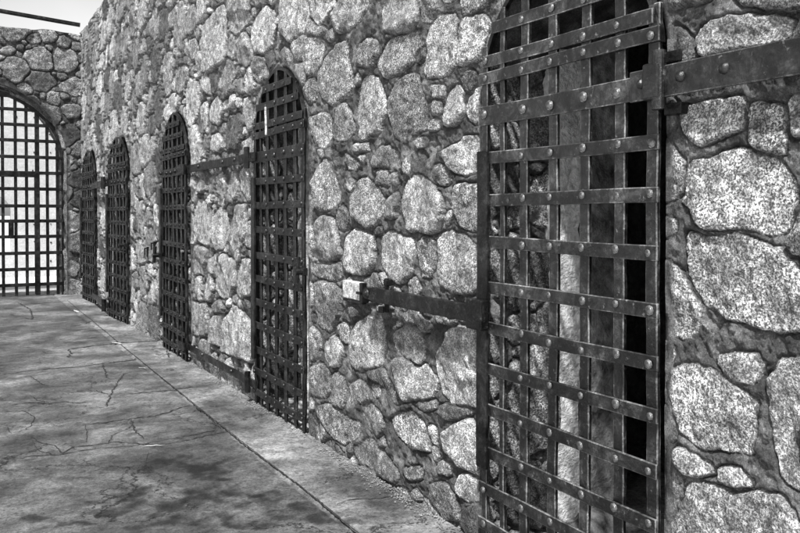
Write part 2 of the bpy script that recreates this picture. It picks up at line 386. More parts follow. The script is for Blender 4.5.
def fill_stones(x0, x1, z0, z1, base, rs, rmax=.17, skip=None, rmin=.03):
    """throws irregular stones, big ones first, into whatever room the surveyed ones leave"""
    h = .02; gx = np.arange(x0, x1, h, dtype=np.float32); gz = np.arange(z0, z1, h, dtype=np.float32)
    D = np.full((len(gx), len(gz)), .5, np.float32)
    def put(P, grow):
        a, b = P.min(0)-.4, P.max(0)+.4
        i0, i1 = np.searchsorted(gx, [a[0], b[0]]); j0, j1 = np.searchsorted(gz, [a[1], b[1]])
        if i1 <= i0 or j1 <= j0: return
        X, Y = np.meshgrid(gx[i0:i1], gz[j0:j1], indexing='ij')
        D[i0:i1, j0:j1] = np.minimum(D[i0:i1, j0:j1], poly_sdf(P, X, Y)-grow)
    outl = list(base)
    for P, v, g in base: put(P, g)
    area = (x1-x0)*(z1-z0)
    r = rmax
    while r > rmin:
        for _ in range(int(area*3.2/r/r*.12)):
            i, j = rs.randint(len(gx)), rs.randint(len(gz))
            if D[i, j] < r*.86: continue
            if skip and skip(gx[i], gz[j]): continue
            if rmax > .18 and gx[i] < 4.4 and gz[j] < 2.6 and r < .055 and rs.rand() < .8: continue
            if rmax > .18 and r < .06 and rs.rand() < .6: continue
            asp = rs.uniform(.95, 1.5); n = rs.randint(6, 10); rot = rs.normal(0, .25)
            an = np.sort((np.arange(n)+rs.uniform(-.32, .32, n))/n*2*np.pi)
            rr = r*rs.uniform(.82, 1.12, n)
            x, y = np.cos(an)*rr*asp, np.sin(an)*rr/asp**.35
            P = np.stack([gx[i]+x*math.cos(rot)-y*math.sin(rot), gz[j]+x*math.sin(rot)+y*math.cos(rot)], 1).astype(np.float32)
            P = chaikin(P); g = min(.28*r, .026)
            outl.append((P, rs.choice([.3, .5, .6, .7, .8, .95])*rs.uniform(.85, 1.05), g)); put(P, g*.5)
        r *= .86
    return outl

def masonry_height(S, Z, stones, rs_seed=3, proud=.020):
    """S, Z 1-D axes -> height above the mortar plane, and the colour mask/value/random per point"""
    X0, Y0 = np.meshgrid(S.astype(np.float32), Z.astype(np.float32), indexing='ij')
    wx = vnoise(X0, Y0, 9, 1)*.012+vnoise(X0, Y0, 38, 2)*.004+vnoise(X0, Y0, 110, 9)*.0015
    wy = vnoise(X0, Y0, 9, 3)*.012+vnoise(X0, Y0, 38, 4)*.004+vnoise(X0, Y0, 110, 8)*.0015
    X = X0+wx; Y = Y0+wy
    F1 = np.full(X.shape, .3, np.float32); F2 = np.full(X.shape, .31, np.float32); ID = np.full(X.shape, -1, np.int32)
    up = 1 if S[-1] > S[0] else -1
    Sa = S if up == 1 else S[::-1]
    for k, (P, v, g) in enumerate(stones):
        a, b = P.min(0)-.06, P.max(0)+.06
        i0, i1 = np.searchsorted(Sa, [a[0], b[0]]); j0, j1 = np.searchsorted(Z, [a[1], b[1]])
        if up == -1: i0, i1 = len(S)-i1, len(S)-i0
        if i1 <= i0 or j1 <= j0: continue
        sl = (slice(i0, i1), slice(j0, j1))
        d = poly_sdf(P, X[sl], Y[sl])-g
        f1, f2, idd = F1[sl], F2[sl], ID[sl]
        m = d < f1
        f2[:] = np.where(m, f1, np.minimum(f2, d)); idd[m] = k; f1[:] = np.where(m, d, f1)
    e = np.minimum(-F1, (F2-F1)/2-.0045)
    rs = np.random.RandomState(rs_seed); n = len(stones)+1
    amp = rs.uniform(.35, 1.3, n).astype(np.float32); gxr = rs.normal(0, .16, n).astype(np.float32); gzr = rs.normal(0, .16, n).astype(np.float32); rn = rs.rand(n).astype(np.float32)
    val = np.array([v for _, v, _ in stones]+[.5], np.float32)
    cx = np.array([P[:, 0].mean() for P, _, _ in stones]+[0], np.float32); cz = np.array([P[:, 1].mean() for P, _, _ in stones]+[0], np.float32)
    ee = np.clip(e, 0, None)
    prof = 1-np.exp(-ee/.006)
    prof = .84*prof+.16*(1-np.exp(-ee/.05))
    tilt = np.clip(gxr[ID]*(X-cx[ID])+gzr[ID]*(Y-cz[ID]), -.014, .014)
    chip = fbm(X0, Y0, 16, 4, 21)*.007+np.abs(fbm(X0, Y0, 8, 4, 31))*.022-.004+fbm(X0, Y0, 75, 2, 61)*.0028
    hs = (proud*amp[ID]+tilt+chip)*prof
    hm = .004+fbm(X0, Y0, 5, 4, 41)*.014+fbm(X0, Y0, 45, 4, 51)*.012
    gw = .004+.0012*np.clip(X0-4, 0, 6); gd = .020+.005*np.clip(X0-4, 0, 6)          # joints are more washed out toward the end of the passage
    hm = hm+.003-gd*np.exp(-((e+.001)/gw)**2)*(.45+.8*sstep(fbm(X0, Y0, 4, 2, 151), -.25, .3))             # thin groove where mortar has shrunk from stone
    h = np.where(e > 0, hm*(1-prof)+np.maximum(hs, -.002), hm)
    ml = -.011+.020*fbm(X0, Y0, 2.6, 4, 131)+.006*fbm(X0, Y0, 22, 2, 141)          # mortar slopped over some of the edges
    mask = sstep(e, -.001, .006)*sstep(h-ml, -.001, .004)
    h = np.where(mask < .5, np.maximum(h, ml-.010*np.exp(-((e+.001)/.004)**2)), h)
    return h, mask, val[ID], rn[ID]

def grid_mesh(name, V, ok, cols, m, parent=None):
    """V (n,k,3) grid of vertices, ok (n-1,k-1) faces kept"""
    n, k = V.shape[:2]
    idx = np.arange(n*k).reshape(n, k)
    q = np.stack([idx[:-1, :-1], idx[1:, :-1], idx[1:, 1:], idx[:-1, 1:]], -1)[ok]
    used = np.zeros(n*k, bool); used[q.ravel()] = True
    remap = np.cumsum(used)-1; q = remap[q]
    P = V.reshape(-1, 3)[used]; cc = cols.reshape(-1, 4)[used]
    me = bpy.data.meshes.new(name)
    me.vertices.add(len(P)); me.vertices.foreach_set('co', P.astype(np.float32).ravel())
    me.loops.add(len(q)*4); me.loops.foreach_set('vertex_index', q.astype(np.int32).ravel())
    me.polygons.add(len(q)); me.polygons.foreach_set('loop_start', np.arange(0, len(q)*4, 4, dtype=np.int32))
    me.polygons.foreach_set('loop_total', np.full(len(q), 4, np.int32))
    me.polygons.foreach_set('use_smooth', np.ones(len(q), bool))
    me.update(calc_edges=True)
    at = me.color_attributes.new('stone' if m is not CONC else 'stain', 'FLOAT_COLOR', 'POINT')
    at.data.foreach_set('color', cc.astype(np.float32).ravel())
    me.materials.append(m)
    o = bpy.data.objects.new(name, me); C.objects.link(o); o.parent = parent
    return o

# ------------------------------------------------------------------ the long wall with five cell openings
DOORS = [1.72, 4.50, 7.22, 9.99, 12.46]      # near jamb of each opening, metres along the wall
DW = .95; ARC_Z = 1.87; ARC_H = .44; AP = 1.75
def arc_t(u): return np.clip(1-np.clip(np.abs(u), 0, 1)**AP, 0, 1)**(1/AP)
def arc_pt(t):
    c, q = math.cos(t), math.sin(t); return math.copysign(abs(c)**(2/AP), c), max(q, 0)**(2/AP)
WALL_H = 4.32; WALL_L = 14.09; DEPTH = .70
def in_open(s, z, grow=0):
    r = np.zeros(np.broadcast(s, z).shape, bool)
    for d0 in DOORS:
        u = (s-(d0+DW/2))/(DW/2+grow)
        top = ARC_Z+(ARC_H+grow)*arc_t(u)
        r |= (np.abs(u) < 1) & (z < top)
    return r
rs = np.random.RandomState(5)
stones = fill_stones(.3, 14.2, -.1, 4.45, traced, rs, .22, lambda s, z: bool(in_open(np.float32(s), np.float32(z), -.06)))
wall = empty('cell_block_wall', (0, 7, 0))
tag(wall, 'long tall rubble stone wall on the right with a row of five arched cell openings', 'stone wall')
def wall_panel(s0, s1, px_step, zs):
    a = math.atan(CAM_D/s0)-YAW; b = math.atan(CAM_D/s1)-YAW
    px = np.linspace(400+800*math.tan(a), 400+800*math.tan(b), int(800*(math.tan(a)-math.tan(b))/px_step))
    S = CAM_D/np.tan(YAW+np.arctan((px-400)/800)); S[0] = s0; S[-1] = s1
    # columns follow viewing detail only in spacing; the wall itself is straight
    h, mask, val, rn = masonry_height(S, zs, stones)
    SS, ZZ = np.meshgrid(S, zs, indexing='ij')
    h = h*(1-.25*sstep(SS, 6, 12))
    # settle to the arris around the openings, where mortar covers the stones
    dist = np.full(SS.shape, 9.0)
    for d0 in DOORS:
        c = d0+DW/2
        dx = np.abs(SS-c)-DW/2
        u = (SS-c); ra = (np.abs(u/(DW/2))**AP+(np.clip(ZZ-ARC_Z, 0, None)/ARC_H)**AP)**(1/AP)
        da = (ra-1)*(DW/2)*.85
        dist = np.minimum(dist, np.where(ZZ < ARC_Z, dx, da))
    f = sstep(dist, .0, .06)
    h = h*(.15+.85*f)+.004*(1-f); mask = mask*sstep(dist, .012, .045)
    ztop = WALL_H+.05*fbm(S, S*0, 1.3, 3, 77)+.03*vnoise(S, S*0, 5, 78)
    hi = sstep(ZZ, 3.5, WALL_H)
    ZZ2 = ZZ+(ztop[:, None]-WALL_H)*hi
    V = np.stack([-h, SS, ZZ2], -1)
    # coping: fold the grid back over the top
    k = 14; dep = np.linspace(.02, .72, k)
    top = np.zeros((len(S), k, 3)); hh = fbm(np.repeat(S[:, None], k, 1), np.repeat(dep[None], len(S), 0), 6, 3, 90)*.05
    top[..., 0] = dep[None]; top[..., 1] = S[:, None]; top[..., 2] = ZZ2[:, -1:]+hh*np.clip(dep/.1, 0, 1)[None]+.01
    V = np.concatenate([V, top], 1)
    cols = np.stack([mask, val, rn, np.ones_like(rn)], -1)
    cols = np.concatenate([cols, np.repeat(cols[:, -1:], k, 1)], 1)
    ok = ~in_open((SS[:-1, :-1]+SS[1:, 1:])/2, (ZZ[:-1, :-1]+ZZ[1:, 1:])/2)
    ok = np.concatenate([ok, np.ones((len(S)-1, k), bool)], 1)
    V = V-np.array([0, 7, 0])
    return grid_mesh('stone_face', V, ok, cols, MAS, wall)
zn = np.concatenate([np.arange(-.03, 2.7, .0042), np.linspace(2.7, WALL_H, 90)])
wall_panel(.35, 3.2, .85, zn)
wall_panel(3.2, WALL_L, .7, np.concatenate([np.arange(-.03, WALL_H-.004, .0068), [WALL_H]]))

# core of the wall, a jamb-lined recess and a dark cell behind each opening
bm = bmesh.new()
edges_ = [-.6]+[e for d0 in DOORS for e in (d0-.03, d0+DW+.03)]+[WALL_L]
for k in range(0, len(edges_), 2):
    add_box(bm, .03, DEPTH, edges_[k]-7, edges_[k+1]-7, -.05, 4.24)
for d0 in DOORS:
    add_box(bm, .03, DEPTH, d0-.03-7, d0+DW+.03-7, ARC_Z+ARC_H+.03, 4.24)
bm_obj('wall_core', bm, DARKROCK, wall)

def arch_profile(n=20, grow=0.0):
    pts = [(DW/2+grow, -.02)]
    for k in range(n+1):
        cx_, cz_ = arc_pt(math.pi*k/n); pts.append(((DW/2+grow)*cx_, ARC_Z+(ARC_H+grow)*cz_))
    pts.append((-DW/2-grow, -.02)); return pts
def reveal(parent, yc):
    prof = arch_profile(28, .0); prof2 = arch_profile(28, .022); prof3 = arch_profile(28, .034)
    rings = []
    V = []; 
    for xx, pr in ((-.002, prof3), (-.0075, prof2), (-.006, prof), (.0, prof), (.2, prof), (.45, prof), (DEPTH, prof)):
        rings.append([len(V)+i for i in range(len(pr))])
        for i, (u, z) in enumerate(pr):
            j = .0 if xx < .1 else random.uniform(-.008, .008)
            jf = random.uniform(-.0025, .0025) if xx < 0 else 0
            V.append((xx+jf, yc+u*(1+j)-7, z))
    F = []
    for a, b in zip(rings[:-1], rings[1:]):
        for i in range(len(a)-1): F.append((a[i], a[i+1], b[i+1], b[i]))
    return mesh_obj('door_reveal', V, F, MAS, parent, True)
# stone jamb panel (faces the camera side, on the far side of each recess), plus plaster strip and timber post
jx = np.arange(.0, .34, .006); jz = np.arange(-.02, 2.06, .006)
jst = fill_stones(-.05, .4, -.05, 2.15, [], np.random.RandomState(12), .17)
jh, jm, jv, jr = masonry_height(jx, jz, jst, 8, .03)
JX, JZ = np.meshgrid(jx, jz, indexing='ij')
fr = sstep(JX, 0, .05)
jamb_V = np.stack([JX+.012, -(jh*fr+.012), JZ], -1)
jamb_col = np.stack([jm, jv*.9, jr, np.ones_like(jr)], -1)
proto_jamb = None
for i, d0 in enumerate(DOORS):
    reveal(wall, d0+DW/2)
    y1 = d0+DW
    if proto_jamb is None:
        jb = grid_mesh('jamb_stonework', jamb_V[::-1].copy(), np.ones((len(jx)-1, len(jz)-1), bool), jamb_col[::-1].copy(), MAS, wall)
        proto_jamb = jb
    else:
        jb = proto_jamb.copy(); C.objects.link(jb); jb.parent = wall
    jb.location = (0, y1-7, 0)
    bm = bmesh.new()
    vs = add_box(bm, .31, .47, y1-.055-7, y1+.01-7, -.02, 2.10)
    bmesh.ops.subdivide_edges(bm, edges=[e for e in bm.edges if abs(e.verts[0].co.z-e.verts[1].co.z) > 1], cuts=30)
    for v in bm.verts: v.co.x += .010*math.sin(v.co.z*9+i)+random.uniform(-.014, .014); v.co.y += random.uniform(-.008, .008)
    bm_obj('plaster_strip', bm, PLASTER, wall)
    bm = bmesh.new(); add_box(bm, .48, .66, y1-.07-7, y1+.01-7, -.02, 2.09, .006)
    bm_obj('inner_slab', bm, SLAB, wall)
    # masonry filling the head of the arch behind the grille
    # cell
    bm = bmesh.new()
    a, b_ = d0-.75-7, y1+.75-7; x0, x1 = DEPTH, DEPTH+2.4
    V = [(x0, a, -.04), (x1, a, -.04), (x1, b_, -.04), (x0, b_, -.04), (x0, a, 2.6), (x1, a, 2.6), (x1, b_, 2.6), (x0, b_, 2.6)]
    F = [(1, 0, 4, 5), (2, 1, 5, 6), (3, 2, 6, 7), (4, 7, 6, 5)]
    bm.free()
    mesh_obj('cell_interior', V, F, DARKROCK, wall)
    cf = empty('unused'); bpy.data.objects.remove(cf)
# sandy floor of the cells
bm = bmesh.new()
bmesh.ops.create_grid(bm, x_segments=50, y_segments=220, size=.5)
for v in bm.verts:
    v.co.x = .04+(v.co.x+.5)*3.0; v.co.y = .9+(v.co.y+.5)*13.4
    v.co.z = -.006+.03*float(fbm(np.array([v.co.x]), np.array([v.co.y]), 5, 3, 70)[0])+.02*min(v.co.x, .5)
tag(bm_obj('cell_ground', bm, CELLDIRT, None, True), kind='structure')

# ------------------------------------------------------------------ far wall with the gate arch
AX, AA, AB, AZ = -1.68, 1.45, 1.22, 2.24
FAR_Y = WALL_L; FT = .95
fw = empty('end_wall', (AX, FAR_Y, 0))
tag(fw, 'shade-toned stone end wall pierced by the wide gate arch at the end of the passage', 'stone wall')
fst = fill_stones(-4.6, .1, -.1, 4.4, [], np.random.RandomState(31), .2)
FX = np.arange(-4.4, .02, .011); FZ = np.concatenate([np.arange(-.03, 4.27, .011), [4.28]])
h, mask, val, rn = masonry_height(FX, FZ, fst, 6, .05)
XX, ZZ = np.meshgrid(FX, FZ, indexing='ij')
ra = np.sqrt(((XX-AX)/AA)**2+(np.clip(ZZ-AZ, 0, None)/AB)**2)
dist = np.where(ZZ < AZ, np.abs(XX-AX)-AA, (ra-1)*1.2)
f = sstep(dist, 0, .08); h = h*(.2+.8*f); mask = mask*sstep(dist, .02, .07)
hi = sstep(ZZ, 3.6, 4.28); ztop = .06*fbm(FX, FX*0, 1.8, 3, 55)
V = np.stack([XX-AX, -h, ZZ+ztop[:, None]*hi], -1)
k = 8; top = np.zeros((len(FX), k, 3)); dep = np.linspace(.03, FT, k)
top[..., 0] = FX[:, None]-AX; top[..., 1] = dep; top[..., 2] = V[:, -1:, 2]+.02
V = np.concatenate([V, top], 1)
cols = np.stack([mask, val, rn, np.ones_like(rn)], -1); cols = np.concatenate([cols, np.repeat(cols[:, -1:], k, 1)], 1)
XM = (XX[:-1, :-1]+XX[1:, 1:])/2; ZM = (ZZ[:-1, :-1]+ZZ[1:, 1:])/2
ok = ~(((ZM < AZ) & (np.abs(XM-AX) < AA)) | ((ZM >= AZ) & (((XM-AX)/AA)**2+((ZM-AZ)/AB)**2 < 1)))
ok = np.concatenate([ok, np.ones((len(FX)-1, k), bool)], 1)
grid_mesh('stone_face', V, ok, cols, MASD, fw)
# arch ring voussoirs + soffit/jamb with relief
n_a = 150
prof = []
for k in range(40): prof.append((AA, AZ*k/40))
for k in range(n_a+1):
    t = math.pi*k/n_a; prof.append((AA*math.cos(t), AZ+AB*math.sin(t)))
for k in range(40): prof.append((-AA, AZ*(1-(k+1)/40)))
prof = np.array(prof); seg = np.sqrt((np.diff(prof, axis=0)**2).sum(1)); L_ = np.concatenate([[0], np.cumsum(seg)])
sx = np.arange(0, FT+.01, .02)
sst = fill_stones(-.1, L_[-1]+.1, -.1, FT+.1, [], np.random.RandomState(44), .15)
h, mask, val, rn = masonry_height(L_, sx, sst, 9, .035)
tg = np.gradient(prof, axis=0); nrm = np.stack([-tg[:, 1], tg[:, 0]], 1); nrm /= np.linalg.norm(nrm, axis=1)[:, None]
hh = h*sstep(np.repeat(sx[None], len(L_), 0), 0, .08)
V = np.zeros((len(L_), len(sx), 3))
V[..., 0] = prof[:, :1]+nrm[:, :1]*hh; V[..., 2] = prof[:, 1:]+nrm[:, 1:]*hh; V[..., 1] = sx[None]-.012
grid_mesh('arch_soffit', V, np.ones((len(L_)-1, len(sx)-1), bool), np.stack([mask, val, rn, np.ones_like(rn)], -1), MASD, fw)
bm = bmesh.new()
pr2 = arch = [(AA*1.012, -.02)]+[(AA*1.012*math.cos(math.pi*k/60), AZ+AB*1.012*math.sin(math.pi*k/60)) for k in range(61)]+[(-AA*1.012, -.02)]
V = []; F = []
nn = 63
for y_ in (.04, FT-.01):
    for i, (u, z) in enumerate(pr2): V.append((u, y_, z))
    V += [(0-AX if u > 0 else -4.4-AX, y_, 0) for u in ()]
# back face of the wall: simple panels round the arch
def back_quads(y_):
    vs, fs = [], []
    for i, (u, z) in enumerate(pr2):
        vs.append((u, y_, z))
    for i, (u, z) in enumerate(pr2):
        tx = u if 0 < i < len(pr2)-1 else u
        vs.append((tx, y_, 4.25))
    n = len(pr2)
    for i in range(1, n-2): fs.append((i, i+1, n+i+1, n+i))
    b0 = len(vs)
    xr, xl = -.0-AX, -4.4-AX
    vs += [(pr2[0][0], y_, -.05), (xr, y_, -.05), (xr, y_, 4.25), (pr2[0][0], y_, 4.25), (pr2[-1][0], y_, -.05), (xl, y_, -.05), (xl, y_, 4.25), (pr2[-1][0], y_, 4.25)]
    fs += [(b0, b0+1, b0+2, b0+3), (b0+4, b0+5, b0+6, b0+7)]
    return vs, fs
bm.free()
vs, fs = back_quads(FT); mesh_obj('back_face', vs, fs, DARKROCK, fw)

# ------------------------------------------------------------------ ground
def conc_floor():
    ys = [1.5]
    while ys[-1] < 15.05: ys.append(ys[-1]+max(.012, ys[-1]*.0035))
    Y = np.array(ys); X = np.arange(-5.2, .051, .02)
    XX, YY = np.meshgrid(X, Y, indexing='ij')
    z = fbm(XX, YY, .9, 3, 5)*.008+fbm(XX, YY, 14, 3, 6)*.0018
    jl = -.42
    # apron along the wall is a separate pour, a touch higher, with a worn arris
    ap = sstep(XX+vnoise(YY, YY*0, 3, 8)*.008, jl-.006, jl+.006)
    z = z+ap*.006
    z = z-.012*np.exp(-((XX-jl+vnoise(YY, YY*0, 3, 8)*.008)/.009)**2)
    stain = np.zeros(XX.shape)
    blots = [(175,468,55,7,1),(130,502,45,9,.9),(190,507,30,12,1),(250,498,40,8,.9),(320,520,30,8,.8),(60,527,40,6,.8),(110,437,35,5,.5),(300,470,25,4,.4),(150,400,60,4,.3),(40,400,30,6,.4),
             (215,480,40,6,.9),(280,510,50,6,.7),(60,480,40,4,.5),(20,455,30,4,.5),(230,520,40,6,.9),(160,525,50,6,.8),(240,372,40,4,.35),(50,350,60,4,.3),(180,385,40,3,.3)]
    zc = (YY*math.cos(YAW)+(XX+CAM_D)*math.sin(YAW)); lx = ((XX+CAM_D)*math.cos(YAW)-YY*math.sin(YAW))
    px = 400+800*lx/zc; py = 213+800*CAM_H/zc       # where the survey marks of the stains fall on the slab
    px = px+fbm(XX, YY, 6, 4, 101)*55; py = py+fbm(XX, YY, 7, 4, 111)*22
    for cx, cy, a, b, w_ in blots:
        stain = np.maximum(stain, w_*(.75+.6*fbm(XX, YY, 18, 3, 121))*np.exp(-(((px-cx)/a)**2+((py-cy)/b)**2)))
    slab = np.floor(YY/1.6+.3); tone = .5+.08*np.sin(slab*12.9)+ap*.5-.16*sstep(YY, 6.0, 4.0)*(1-ap)-.1*np.exp(-((XX-jl)/.02)**2)
    tone = tone+.16*np.exp(-(XX/-.05)**2)
    V = np.stack([XX, YY, z], -1)
    cols = np.stack([stain, tone, tone*0, tone*0+1], -1)
    o = grid_mesh('concrete_floor', V, np.ones((len(X)-1, len(Y)-1), bool), cols, CONC)
    tag(o, kind='structure'); return o
floor = conc_floor()
bm = bmesh.new(); 
for v in add_box(bm, -400, 400, -400, 400, -.3, -.05): pass
tag(bm_obj('ground', bm, YARD), kind='structure')
bm = bmesh.new(); add_box(bm, -9, .9, 15.06, 22, -.05, .0)
tag(bm_obj('yard_ground', bm, YARD), kind='structure')

def ribbon(pts, wd, name, m, z=.006, jit=.5, wig=1.1):
    P = [Vector((*onfloor(*p), 0)) for p in pts]
    Q = []
    for a, b in zip(P[:-1], P[1:]):
        n = max(2, int((b-a).length/.022))
        for k in range(n): Q.append(a.lerp(b, k/n))
    Q.append(P[-1]); V = []; F = []
    n = len(Q)
    for i, p in enumerate(Q):
        t = (Q[min(i+1, n-1)]-Q[max(i-1, 0)]); t = t.normalized() if t.length else Vector((1, 0, 0)); nn = Vector((-t.y, t.x, 0))
        ww = wd*random.uniform(1-jit, 1+jit)*min(1, (i+.3)/3, (n-i-.7)/3+.1)
        off = nn*random.uniform(-1, 1)*min(wd, .012)*wig
        if i in (0, n-1): off = Vector()
        zz = z-.002+.008*float(fbm(np.array([p.x]), np.array([p.y]), .9, 3, 5)[0])+.0045+(.006 if p.x > -.42 else 0)
        V += [p+off+nn*ww/2+Vector((0, 0, zz-.004)), p+off-nn*ww/2+Vector((0, 0, zz-.004))]
        if i: F.append((2*i-2, 2*i-1, 2*i+1, 2*i))
    return mesh_obj(name, V, F, m, floor)
k_ = .4743
def cr(l): return [(l[i]*k_, 280+l[i+1]*k_) for i in range(0, len(l), 2)]
# the long joint between the slabs and the apron by the wall
jp = [(66.5, 301), (100, 329), (137, 360), (190, 403.5), (239, 443), (300, 489), (352, 533), (380, 556)]
ribbon([(jp[0][0], jp[0][1])]+jp[1:], .007, 'crack', CRACK, .008, .5, .35)
for l, wd in [([0,127,60,121,110,118],.014), ([140,148,185,141,240,135,340,130],.03), ([140,165,148,155,142,147],.02), ([0,202,90,190,160,185,215,178,270,172,290,168],.022),
    ([225,210,218,190,215,180],.014), ([250,245,300,240,360,235,420,228],.02), ([222,270,230,245,245,220,260,200,280,195],.012), ([150,240,200,235,225,243,250,243],.012),
    ([0,270,50,260,100,262,130,258,165,262,200,258],.014), ([0,278,70,278],.01), ([60,245,75,255,110,262],.008), ([165,308,220,302,275,295,330,288,380,272,405,266],.016),
    ([275,295,282,320,300,340],.010), ([175,305,180,325,178,345],.006), ([225,350,235,330,270,315,278,300],.007), ([30,380,60,372,120,370,170,362,210,358,290,352,340,350,400,340,430,332,485,320],.010),
    ([120,372,150,355,200,350,230,345,300,350,380,335,430,325,460,318],.012), ([60,330,80,345,110,350,130,370],.008), ([65,340,75,360,115,372],.006), ([10,310,20,325,45,318,60,310,70,290,40,275],.007),
    ([348,140,355,168],.014), ([36,48,63,63,67,84,47,80],.02), ([310,365,305,390,312,410],.004), ([60,205,90,225,130,228],.008), ([700,486,727,472,791,467,857,459],.009), ([776,533,805,522,854,519],.006),
    ([405,266,430,285,465,318],.010), ([65,95,110,96],.014)]:
    ribbon(cr(l), wd*.72, 'crack', CRACK)
for l, wd in [([290,355,345,353],.018), ([150,112,185,109],.02), ([235,133,255,138],.04), ([290,187,305,189],.04), ([155,65,165,70],.06)]:
    ribbon(cr(l), wd*.55, 'filler_patch', PATCH, .009)

# crumbs of mortar and grit gathered along the foot of the wall
rg = np.random.RandomState(77); V = []; F = []
for _ in range(2600):
    y = 2.0*(7.0)**rg.rand()-.2; x = -.015-abs(rg.normal(0, .035))-.02*max(0, rg.normal()); q = rg.uniform(.0015, .006)*(1.6 if rg.rand() < .08 else 1)
    b0 = len(V); an = rg.uniform(0, 6)
    for k in range(5): V.append((x+q*math.cos(an+k*1.257)*rg.uniform(.7, 1.2), y+q*math.sin(an+k*1.257)*rg.uniform(.7, 1.2), .010))
    V.append((x, y, .010+q*rg.uniform(.6, 1.2)))
    for k in range(5): F.append((b0+k, b0+(k+1) % 5, b0+5))
tag(mesh_obj('grit', V, F, MORTAR), kind='stuff')

# ------------------------------------------------------------------ iron cell doors
STRAPS = [.10, .25, .40, .565, .73, .90, 1.06, 1.235, 1.41, 1.575, 1.74, 1.895, 1.955, 2.075, 2.19]
BARS = [.035, .175, .335, .50, .665, .80, .905]
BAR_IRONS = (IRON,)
def arch_u(z):
    """half width of the opening at height z"""
    if z <= ARC_Z: return DW/2
    return DW/2*float(arc_t((z-ARC_Z)/ARC_H))
def wobble_bar(bm, x0, x1, y0, y1, z0, z1, along, n, amp):
    vs = add_box(bm, x0, x1, y0, y1, z0, z1, .0035)
    ax = 1 if along == 'y' else 2
    es = [e for e in bm.edges if abs(e.verts[0].co[ax]-e.verts[1].co[ax]) > .05 and e.verts[0] in set(vs)]
    if es: bmesh.ops.subdivide_edges(bm, edges=es, cuts=n)
    for f in bm.faces:
        f.normal_update(); f.material_index = 1 if max(abs(c) for c in f.normal) < .97 else 0  # bevel faces take the lighter iron, painting bright lines along worn edges
    ph = random.uniform(0, 6); ph2 = random.uniform(0, 6)
    for v in bm.verts:
        t = v.co[ax]
        v.co.x += amp*math.sin(t*4+ph)+amp*.4*math.sin(t*23+ph2)+random.uniform(-.0006, .0006)
        if along == 'y': v.co.z += amp*.8*math.sin(t*5+ph2)
        else: v.co.y += amp*.8*math.sin(t*3+ph2)

rivet_mesh = None
def make_door():
    global rivet_mesh
    root = empty('cell_gate', (0, 0, 0))           # origin: near edge of the opening, local y runs along the wall
    bm = bmesh.new(); add_dome(bm, (0, 0, 0), .0145, (-1, 0, 0), .8)
    rv = bm_obj('rivet', bm, RIVET, None, True); rivet_mesh = rv.data; bpy.data.objects.remove(rv)
    for i, u in enumerate(BARS):
        hw = .0225 if i != len(BARS)-1 else .034
        zt = ARC_Z+ARC_H*float(arc_t((u-DW/2)/(DW/2)))-.012
        if i == len(BARS)-1: zt = min(zt, 1.60)
        if i == 5: hw = .014
        bm = bmesh.new()
        if i == len(BARS)-1:
            wobble_bar(bm, -.052, -.036, u-hw, u+hw, .33, zt, 'z', 30, .0012)
        else:
            wobble_bar(bm, -.0275, -.012, u-hw, u+hw, .015, zt, 'z', 40, .0028)
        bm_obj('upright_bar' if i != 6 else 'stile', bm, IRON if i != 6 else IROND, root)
    # slim upright that carries the arch end on the far side
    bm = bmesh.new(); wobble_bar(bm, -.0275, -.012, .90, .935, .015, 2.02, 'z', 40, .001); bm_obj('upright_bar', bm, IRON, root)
    for k, z in enumerate(STRAPS):
        hw = .024 if k != 10 else .038
        half = arch_u(z+hw*.6)-.006
        a, b = DW/2-half+.002, DW/2+half-.002
        if z < 1.9: b = .945; a = .004
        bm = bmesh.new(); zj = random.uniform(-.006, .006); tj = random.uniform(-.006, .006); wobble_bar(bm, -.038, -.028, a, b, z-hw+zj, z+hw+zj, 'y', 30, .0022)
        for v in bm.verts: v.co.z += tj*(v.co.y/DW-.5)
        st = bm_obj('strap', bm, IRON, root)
        for i, u in enumerate(BARS):
            if i == 5 or u < a+.01 or u > b-.01: continue
            r = bpy.data.objects.new('rivet', rivet_mesh); C.objects.link(r); r.parent = st
            r.location = (-.038 if i != 6 else -.039, u+random.uniform(-.006, .006), z+zj+tj*(u/DW-.5)+random.uniform(-.007, .007)); r.scale = (random.uniform(.7, 1.1),)+(random.uniform(.85, 1.15),)*2
            if k == 10: r.scale = (1.3, 1.3, 1.3)
    # curved frame of the arch
    V = []; F = []; n = 32
    for k in range(n+1):
        t = math.pi*k/n
        for (g, x) in ((-.004, -.026), (-.024, -.026), (-.024, -.008), (-.004, -.008)):
            cx_, cz_ = arc_pt(t); V.append((x, DW/2+(DW/2+g)*cx_, ARC_Z+(ARC_H+g)*cz_))
    for k in range(n):
        for j in range(4): F.append((4*k+j, 4*k+(j+1) % 4, 4*k+4+(j+1) % 4, 4*k+4+j))
    mesh_obj('arch_frame', V, F, IROND, root)
    return root
def copy_tree(o, parent=None):
    c = o.copy(); C.objects.link(c); c.parent = parent
    for ch in kids.get(o.name, []): copy_tree(ch, c)
    return c
proto = make_door()
kids = {}
for o in bpy.data.objects:
    if o.parent: kids.setdefault(o.parent.name, []).append(o)
LAB = ['large riveted iron lattice door whose long latch bar ends beside the white lock box',
       'riveted iron lattice cell door second from the camera, a pale rod hanging in its arch',
       'middle one of the five iron lattice doors, wall bars joining it to the second',
       'narrow looking iron lattice cell door, second from the end wall, standing slightly ajar',
       'iron lattice cell door farthest away, closest to the corner with the gate wall']
doors = []
for i, d0 in enumerate(DOORS):
    if i == 0: o = proto
    else: o = copy_tree(proto)
    o.location = (0, d0, 0); tag(o, LAB[i], 'cell door', 'iron lattice cell doors along the stone wall'); doors.append(o)
